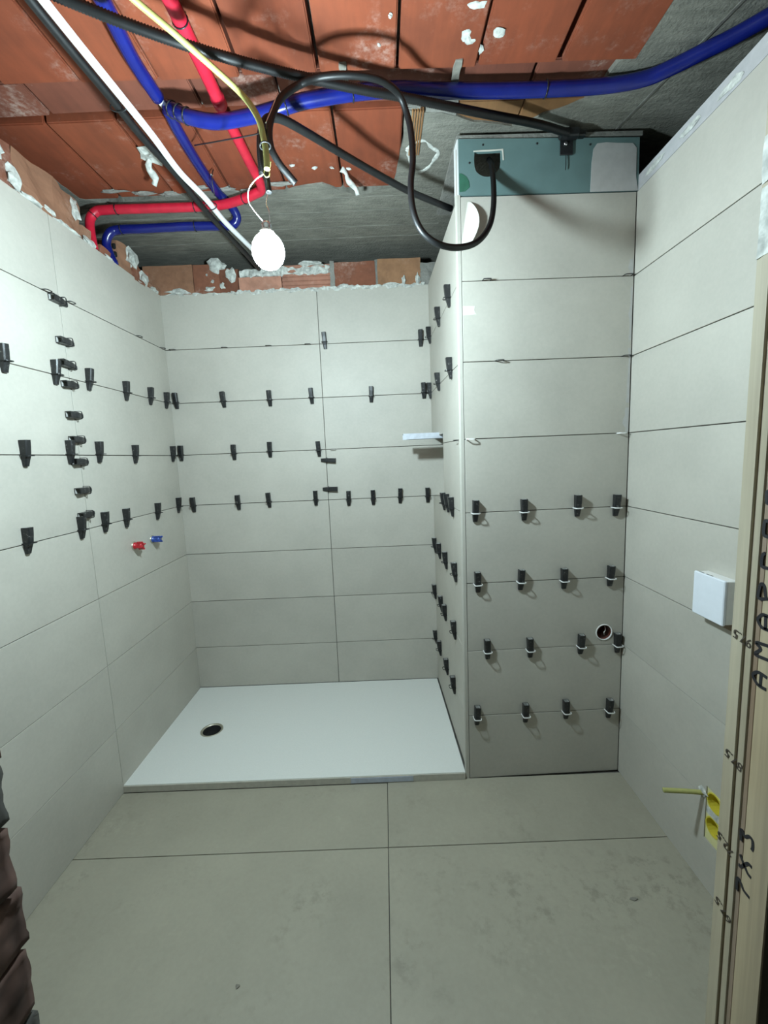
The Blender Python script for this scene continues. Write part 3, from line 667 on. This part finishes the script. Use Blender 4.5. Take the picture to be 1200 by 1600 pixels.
WB = wedge_mesh(); WB.materials.append(M['wedge_plastic']); WB.materials.append(M['slot_highlight'])
SB = strap_mesh(.030, .0155, .0032); SB.materials.append(M['black_plastic'])
SWH = strap_mesh(); SWH.materials.append(M['white_plastic'])
w_src = bpy.data.objects.new('tile_wedge', WB); s_src = {'B': bpy.data.objects.new('clip_loop', SB), 'W': bpy.data.objects.new('clip_loop', SWH)}
WALLS = {'L': (VALVE, 'valve wall', 'from the back corner'), 'B': (BACK, 'back shower wall', 'from the valve wall'), 'S': (SIDE, 'column side facing shower', 'from the back corner'), 'F': (FRONT, 'column front', 'from its outer corner')}
random.seed(3)
def put_wedge(key, s, z, roll, label):
    wl = WALLS[key][0]
    o = w_src.copy(); COL.objects.link(o)
    tilt = random.uniform(-.06, .06)
    o.matrix_world = wl.upright(s, z, .0005, roll) @ Matrix.Rotation(tilt, 4, 'Y') @ Matrix.Translation((0, 0, random.uniform(-.004, .006)))
    o.matrix_basis = o.matrix_world
    c = s_src['W' if key == 'F' else 'B'].copy(); COL.objects.link(c); c.parent = o
    thing(o, label, 'wedge', 'levelling wedges on the '+WALLS[key][1])
    if key == 'F': c['label'] = 'white clip loop'
for key, rows in WEDGES.items():
    for rk, lst in rows.items():
        if rk == 'v':
            lst = sorted(lst, key=lambda q: -q[1])
            for i, (s, z) in enumerate(lst):
                s = (.817 if key == 'L' else .8855)
                put_wedge(key, s, z, PI/2 if key == 'L' else -PI/2, f'black wedge lying sideways across upright joint of {WALLS[key][1]}, {ORD[i+1]} from the top')
        else:
            zj = 2.40-.3*int(rk); lst = sorted(lst)
            for i, (s, z) in enumerate(lst):
                put_wedge(key, s, zj, 0, f'black wedge on {ORD[int(rk)]} joint of {WALLS[key][1]}, {ORD[i+1]} {WALLS[key][2]}')
for key, lst in TABS.items():
    for i, (s, z) in enumerate(lst):
        wl = WALLS[key][0]; zj = 2.40-.3*round((2.40-z)/.3)
        white = key == 'F' and abs(zj-1.5) < .01
        o = s_src['W' if white else 'B'].copy(); o.name = 'clip_tab'; COL.objects.link(o)
        o.matrix_basis = wl.upright(s, zj, -.004) @ Matrix.Scale(.8, 4, Vector((0, 1, 0)))
        jn = ORD[round((2.40-zj)/.3)]
        others = sorted([q[0] for q in lst if abs(2.40-.3*round((2.40-q[1])/.3)-zj) < .01]); k = others.index(s)+1
        thing(o, f'{"pale" if white else "black"} empty clip on {jn} joint of {WALLS[key][1]}, {ORD[k]} {WALLS[key][2]}', 'clip', 'empty clip loops on the '+WALLS[key][1])

# ------------------------------------------------------------------ valve stubs
def valve(y, mat, label, nm, ang):
    m = VALVE.upright(2.548-y, 1.066, 0)
    body = link(nm, lathe(nm, [(.0, 0), (.017, 0), (.017, .008), (.013, .010), (.013, .030), (.015, .032), (.015, .042), (.0, .042)], 14), mat)
    body.matrix_basis = m @ Matrix.Rotation(-PI/2, 4, 'X')
    thing(body, label, 'plug')
    for a in (0, PI/2, PI, 3*PI/2):
        w_ = link('wing', bm_mesh('wing', box_bm(.011, .021, -.0025, .0025, .018, .048, .0008)), mat, body); w_.matrix_local = Matrix.Rotation(a+ang, 4, 'Z')
    c = link('collar', lathe('collar', [(.0, -.004), (.022, -.004), (.022, .002), (.0175, .003), (.0175, .004), (.0, .004)], 16), 'brass', body)
    return body
valve(2.022, 'red_plug', 'small red plug on the hot water outlet in the tiled wall', 'pipe_plug', .3)
valve(2.187, 'blue_plug', 'small blue plug on the cold water outlet in the tiled wall', 'pipe_plug', .6)

# ------------------------------------------------------------------ column: open waste pipe
wp = link('waste_pipe', lathe('waste_pipe', [(.032, -.11), (.032, .002), (.0365, .002), (.0365, -.11)], 30), 'white_plastic')
wp.matrix_basis = FRONT.upright(*HOLE, 0) @ Matrix.Rotation(-PI/2, 4, 'X')
thing(wp, 'open white pipe end with dark red inside in the column front', 'pipe')
o = link('inner_wall', lathe('inner_wall', [(.0, -.075), (.0318, -.075), (.0318, -.003), (.0312, -.003), (.0312, -.072), (0, -.072)], 26), 'pvc_dark', wp)
o['label'] = 'dark red inside of the pipe'
o = tube('loose_thread', [(-.012, .022, -.02), (-.004, .004, -.008), (-.012, -.006, -.012), (-.018, -.02, -.03)], .0018, 'white_plastic', wp, 6, None, 6, 0, False)

# ------------------------------------------------------------------ right wall: switch box, conduit stub, socket boxes
RM = RIGHT.mat(0, 0)
sb = empty('switch_box', (2.221, 1.228, .99)); thing(sb, 'white square cover box on the right tiled wall by the doorway', 'box')
def rbox(name, s0, s1, z0, z1, d0, d1, mat, par, bevel=0):
    o = link(name, bm_mesh(name, box_bm(s0, s1, z0, z1, d0, d1, bevel)), mat, par); o.matrix_local = parent_inv(par) @ RM; return o
rbox('box_body', .462, .580, .922, 1.052, 0, .034, 'white_plastic', sb, .002)
rbox('box_cover', .461, .583, .920, 1.054, .0352, .045, 'switch_white', sb, .0025)
rbox('cover_slot', .475, .495, 1.0542, 1.0548, .0365, .0395, 'grout', sb); rbox('cover_slot', .505, .53, 1.0542, 1.0548, .0365, .0395, 'grout', sb)
rbox('bottom_strip', .478, .60, .897, .9195, -.0005, .002, 'timber_dark', sb)['label'] = 'dark brown strip under the box'  # dark brown strip on the wall below the box
# yellow conduit stub
ys = tube('conduit_stub', [RIGHT.p(.497, .318, .0), RIGHT.p(.490, .3185, .05), RIGHT.p(.480, .317, .12)], .0078, 'yellow_tube', None, 14, (.005, .0008))
thing(ys, 'yellow corrugated conduit stub sticking out of the right wall near the floor', 'conduit')
o = blob('plaster_collar', RIGHT.p(.497, .322, .002), (.006, .016, .014), 'plaster', ys, .5, 2)
eb = empty('socket_box', RIGHT.p(.545, .26, 0)); thing(eb, 'yellow double flush socket box set in the right wall near the floor', 'box')
def cup(z):
    n_ = 20; out = [(.541+.031*math.cos(2*PI*k/n_), z+.031*math.sin(2*PI*k/n_)) for k in range(n_)]
    inn = [(.541+.027*math.cos(2*PI*k/n_), z+.027*math.sin(2*PI*k/n_)) for k in range(n_)]
    o = link('box_cup', plate_mesh('box_cup', out, [inn], -.040, -.001), 'yellow_box', eb); o.matrix_local = parent_inv(eb) @ RM
    o = link('box_floor', plate_mesh('box_floor', out, [], -.043, -.040), 'yellow_box', eb); o.matrix_local = parent_inv(eb) @ RM
    return out
h1 = cup(.316); h2 = cup(.232)
o = link('box_plate', plate_mesh('box_plate', [(.509, .170), (.574, .170), (.574, .351), (.509, .351)], [[(.541+.0308*math.cos(2*PI*k/20), .316+.0308*math.sin(2*PI*k/20)) for k in range(20)], [(.541+.0308*math.cos(2*PI*k/20), .232+.0308*math.sin(2*PI*k/20)) for k in range(20)]], -.008, -.003), 'pale_yellow', eb); o.matrix_local = parent_inv(eb) @ RM
o = link('fill_strip', plate_mesh('fill_strip', [(.511, .262), (.573, .262), (.573, .286), (.511, .286)], [], -.0035, -.001), 'plaster', eb); o.matrix_local = parent_inv(eb) @ RM

# ------------------------------------------------------------------ niche: galvanised channel sticking out
gp = link('metal_channel', plate_mesh('metal_channel', [(-.035, .004), (.035, .004), (.035, -.026), (.0325, -.026), (.0325, .0015), (-.0325, .0015), (-.0325, -.026), (-.035, -.026)], [], 0, .27), 'steel')
gp.matrix_basis = Matrix(((0, 0, 1, 1.335), (1, 0, 0, 2.325), (0, 1, 0, 1.556), (0, 0, 0, 1)))
thing(gp, 'galvanised metal channel jutting out at the top of the column niche', 'metal channel')
for y in (2.30, 2.35):
    o = link('punched_slot', bm_mesh('punched_slot', box_bm(1.38, 1.41, y-.004, y+.004, 1.5597, 1.5606)), 'void', gp); o.matrix_local = parent_inv(gp)

tp = link('tape_scrap', plate_mesh('tape_scrap', [(.012, 1.975), (.066, 1.977), (.058, 1.992), (.061, 2.008), (.012, 2.010)], [], 0, .0008), 'paper')
tp.matrix_basis = FRONT.mat(0, 0); thing(tp, 'small scrap of whitish tape stuck to the column front near its outer corner', 'tape')
# ------------------------------------------------------------------ curled paper flap on the column
v = []; f = []; NU, NV = 8, 10
for j in range(NV+1):
    tz = j/NV; z = 2.215+tz*.165
    for i in range(NU+1):
        tx = i/NU; w_ = .012+.040*math.sin(PI*min(1, .08+tz*.95))**.8
        a = .008+.032*tz*.9+tx*w_
        d = .002+.026*(tx**1.6)*math.sin(PI*tz)**.7
        v.append((a, z, d))
for j in range(NV):
    for i in range(NU): q = j*(NU+1)+i; f.append((q, q+1, q+NU+2, q+NU+1))
n_ = len(v); v += [(a, b, c-.0008) for a, b, c in v]; f += [tuple(k+n_ for k in reversed(x)) for x in f]
pf = link('paper_flap', mesh('paper_flap', v, f, True), 'paper'); pf.matrix_basis = FRONT.mat(0, 0)
thing(pf, 'torn strip of pale paper tape curling off the top of the column', 'paper')

# ------------------------------------------------------------------ pipes and conduits under the ceiling
def tie(parent, path_pts, r, frac, name='zip_tie'):
    path = catmull(path_pts, 8); i = max(1, min(len(path)-2, int(frac*len(path)))); p = path[i]; T = (path[i+1]-path[i-1]).normalized()
    a = T.orthogonal().normalized(); b = T.cross(a); n_ = 14
    pts = [p+(a*math.cos(2*PI*k/n_)+b*math.sin(2*PI*k/n_))*(r+.0012) for k in range(n_+1)]
    o = link(name, tube_mesh(name, [parent_inv(parent) @ q for q in pts], .0022, 6), 'black_plastic', parent)
    return o
bm_ = thing(tube('water_pipe', BLUE_MAIN, .0215, 'blue_pipe', None, 16, None, 8), 'thick shiny blue sleeved pipe running across the ceiling to the right wall', 'pipe')
for fr in (.36, .62, .70, .90, .93, .965): tie(bm_, BLUE_MAIN, .0215, fr)
for (x, y) in ((1.150, 1.50), (1.50, 1.505)):
    o = rough_box('hanger_strap', x-.012, x+.012, y-.055, y+.060, 2.622, 2.630, 'crumb', bm_, .005, 8, 40)
bl = thing(tube('water_pipe', BLUE_LONG, .0205, 'blue_pipe', None, 16), 'blue sleeved pipe from the doorway ceiling to the white coupling', 'pipe')
bl2 = thing(tube('water_pipe', BLUE_LONG2, .0195, 'blue_pipe', None, 16), 'blue sleeved pipe bending along the soffit into the brick wall corner', 'pipe')
for fr in (.55, .70): tie(bl2, BLUE_LONG2, .0195, fr)
cp = tube('pipe_coupling', COUPLING, .011, 'plaster', None, 12); thing(cp, 'whitish bare coupling joining two lengths of blue pipe', 'coupling')
rl = thing(tube('water_pipe', RED_LONG, .0195, 'red_pipe', None, 16), 'red sleeved pipe from the doorway ceiling down to the main blue pipe', 'pipe')
c0, c1 = Vector(RED_LONG[-2]), Vector(RED_LONG[-1]); d = (c1-c0).normalized()
tube('pipe_collar', [c1-d*.03, c1+d*.004], .0225, 'red_pipe', rl, 16); tie(rl, RED_LONG, .0195, .42)
rl2 = thing(tube('water_pipe', RED_LONG2, .0185, 'red_pipe', None, 16), 'red sleeved pipe turning along the soffit and down behind the bricks', 'pipe')
for fr in (.36, .52, .66, .80): tie(rl2, RED_LONG2, .0185, fr)
cd = thing(tube('electrical_conduit', COND_D, .0135, 'black_conduit', None, 12, (.0070, .0024)), 'long black corrugated conduit slanting under the ceiling to the column bracket', 'conduit')
ce = thing(tube('electrical_conduit', COND_E, .0100, 'black_conduit', None, 12, (.0056, .0013)), 'black conduit looping down from the ceiling into the plasterboard hole', 'conduit')
cf = thing(tube('electrical_conduit', COND_F, .0125, 'black_conduit', None, 12, (.0052, .0012)), 'black conduit from the bulb bundle slanting behind the column', 'conduit')
cg = thing(tube('electrical_cable', COND_G, .0082, 'yellow_tube', None, 12, (.0045, .0006)), 'yellowish green cable hanging from the ceiling towards the bulb', 'cable')
tube('earth_wire', WIRE_GY, .0016, 'yellow_tube', cg, 6)
st_ = thing(tube('electrical_conduit', SHORT_TUBE, .0085, 'black_conduit', None, 12, (.0048, .0016)), 'short black corrugated conduit end hanging just above the bulb', 'conduit')
tube('bare_wire', BARE_WIRE, .0012, 'chrome', st_, 6)
tube('cable_tie', TIE_TAIL, .0022, 'black_plastic', st_, 6)
tie(st_, COND_G, .0125, .80)
tw = thing(tube('plastic_tube', TUBE_WHITE, .0112, 'white_tube', None, 14), 'long straight white tube strapped to a black one under the ceiling', 'tube')
tb = thing(tube('plastic_tube', TUBE_BLACK, .0118, 'black_conduit', None, 14), 'long straight black tube strapped alongside the white one', 'tube')
def bigtie(pts, r):
    a, b = Vector(pts[0]), Vector(pts[1]); c = (a+b)/2; T = (Vector(TUBE_WHITE[5])-Vector(TUBE_WHITE[2])).normalized(); s = (b-a); s = (s-T*s.dot(T)).normalized(); up = T.cross(s); n_ = 20
    q = [c+s*math.cos(2*PI*k/n_)*r*2.05+up*math.sin(2*PI*k/n_)*r*1.15 for k in range(n_+1)]
    link('zip_tie', tube_mesh('zip_tie', q, .0022, 6), 'black_plastic', tb)
bigtie(TIE_A, .013); bigtie(TIE_B, .013)
tube('tie_tail', [Vector(TIE_B[1])+Vector((.0, 0, .014)), Vector(TIE_B[1])+Vector((.005, -.03, .06)), Vector(TIE_B[1])+Vector((.01, -.02, .10))], .002, 'black_plastic', tb, 6)
# bracket holding the conduit on the column
br = empty('conduit_bracket', FRONT.p(.405, 2.55, .01)); thing(br, 'black bracket clamping the conduit to the plasterboard top edge', 'bracket')
def fbox(name, s0, s1, z0, z1, d0, d1, mat, bevel=.001):
    o = link(name, bm_mesh(name, box_bm(s0, s1, z0, z1, d0, d1, bevel)), mat, br); o.matrix_local = parent_inv(br) @ FRONT.mat(0, 0)
fbox('plate', .385, .432, 2.530, 2.604, .0, .006, 'black_plastic'); fbox('clamp', .375, .445, 2.575, 2.604, .006, .036, 'black_plastic', .004); fbox('lug', .43, .475, 2.585, 2.606, -.03, .02, 'black_plastic', .003)
o = link('bolt', lathe('bolt', [(.008, 0), (.008, .004), (.004, .006), (0, .006)], 6), 'chrome', br); o.matrix_local = parent_inv(br) @ FRONT.mat(.404, 2.566, .006)
tube('tail_wire', [FRONT.p(.407, 2.535, .004), FRONT.p(.406, 2.50, .006), FRONT.p(.405, 2.478, .006)], .0016, 'black_plastic', br, 6)

# ------------------------------------------------------------------ the bare bulb
B = Vector(BULB)
bulb = empty('light_bulb', B+Vector((0, 0, .075))); thing(bulb, 'bare lit light bulb hanging on thin white wires', 'light bulb')
glo = link('globe', lathe('globe', [(.0, -.047), (.013, -.045), (.026, -.0385), (.0365, -.0265), (.042, -.012), (.043, 0), (.041, .013), (.0335, .027), (.0225, .038)], 28), 'bulb_glow', bulb); glo.location = (0, 0, -.075)  # globe made wider to stand in for the glow around the bulb
nk = link('neck', lathe('neck', [(.0227, .038), (.0185, .046), (.0145, .050), (.0, .050)], 24), 'white_plastic', bulb); nk.location = (0, 0, -.075)
cpb = link('screw_cap', lathe('screw_cap', [(.013, .050), (.0135, .053), (.0125, .056), (.0135, .059), (.0125, .062), (.0135, .065), (.008, .072), (.0, .073)], 20), 'chrome', bulb); cpb.location = (0, 0, -.075)
wl_ = tube('hanging_wire', WIRE_LONG+[tuple(B+Vector((-.002, 0, .073)))], .0017, 'white_plastic', bulb, 8)
ws_ = tube('hanging_wire', WIRE_SHORT+[tuple(B+Vector((.002, 0, .073)))], .0013, 'chrome', bulb, 8)

# ------------------------------------------------------------------ small debris on the floor
for i, (x, y, z) in enumerate(FLOOR_CHIPS):
    o = blob('mortar_crumb', (x, y, .0022), (.0065 if i == 0 else .012, .006, .0022), 'crumb', None, .5, 1)
    thing(o, ('small dark crumb of mortar on the floor near the doorway', 'grey smear of mortar on the floor by the timber post')[i], 'debris')

# ------------------------------------------------------------------ tidy: plain bases without parts need nothing else
for d_ in list(bpy.data.objects):
    if d_.users_collection == () and d_.users == 0: bpy.data.objects.remove(d_)
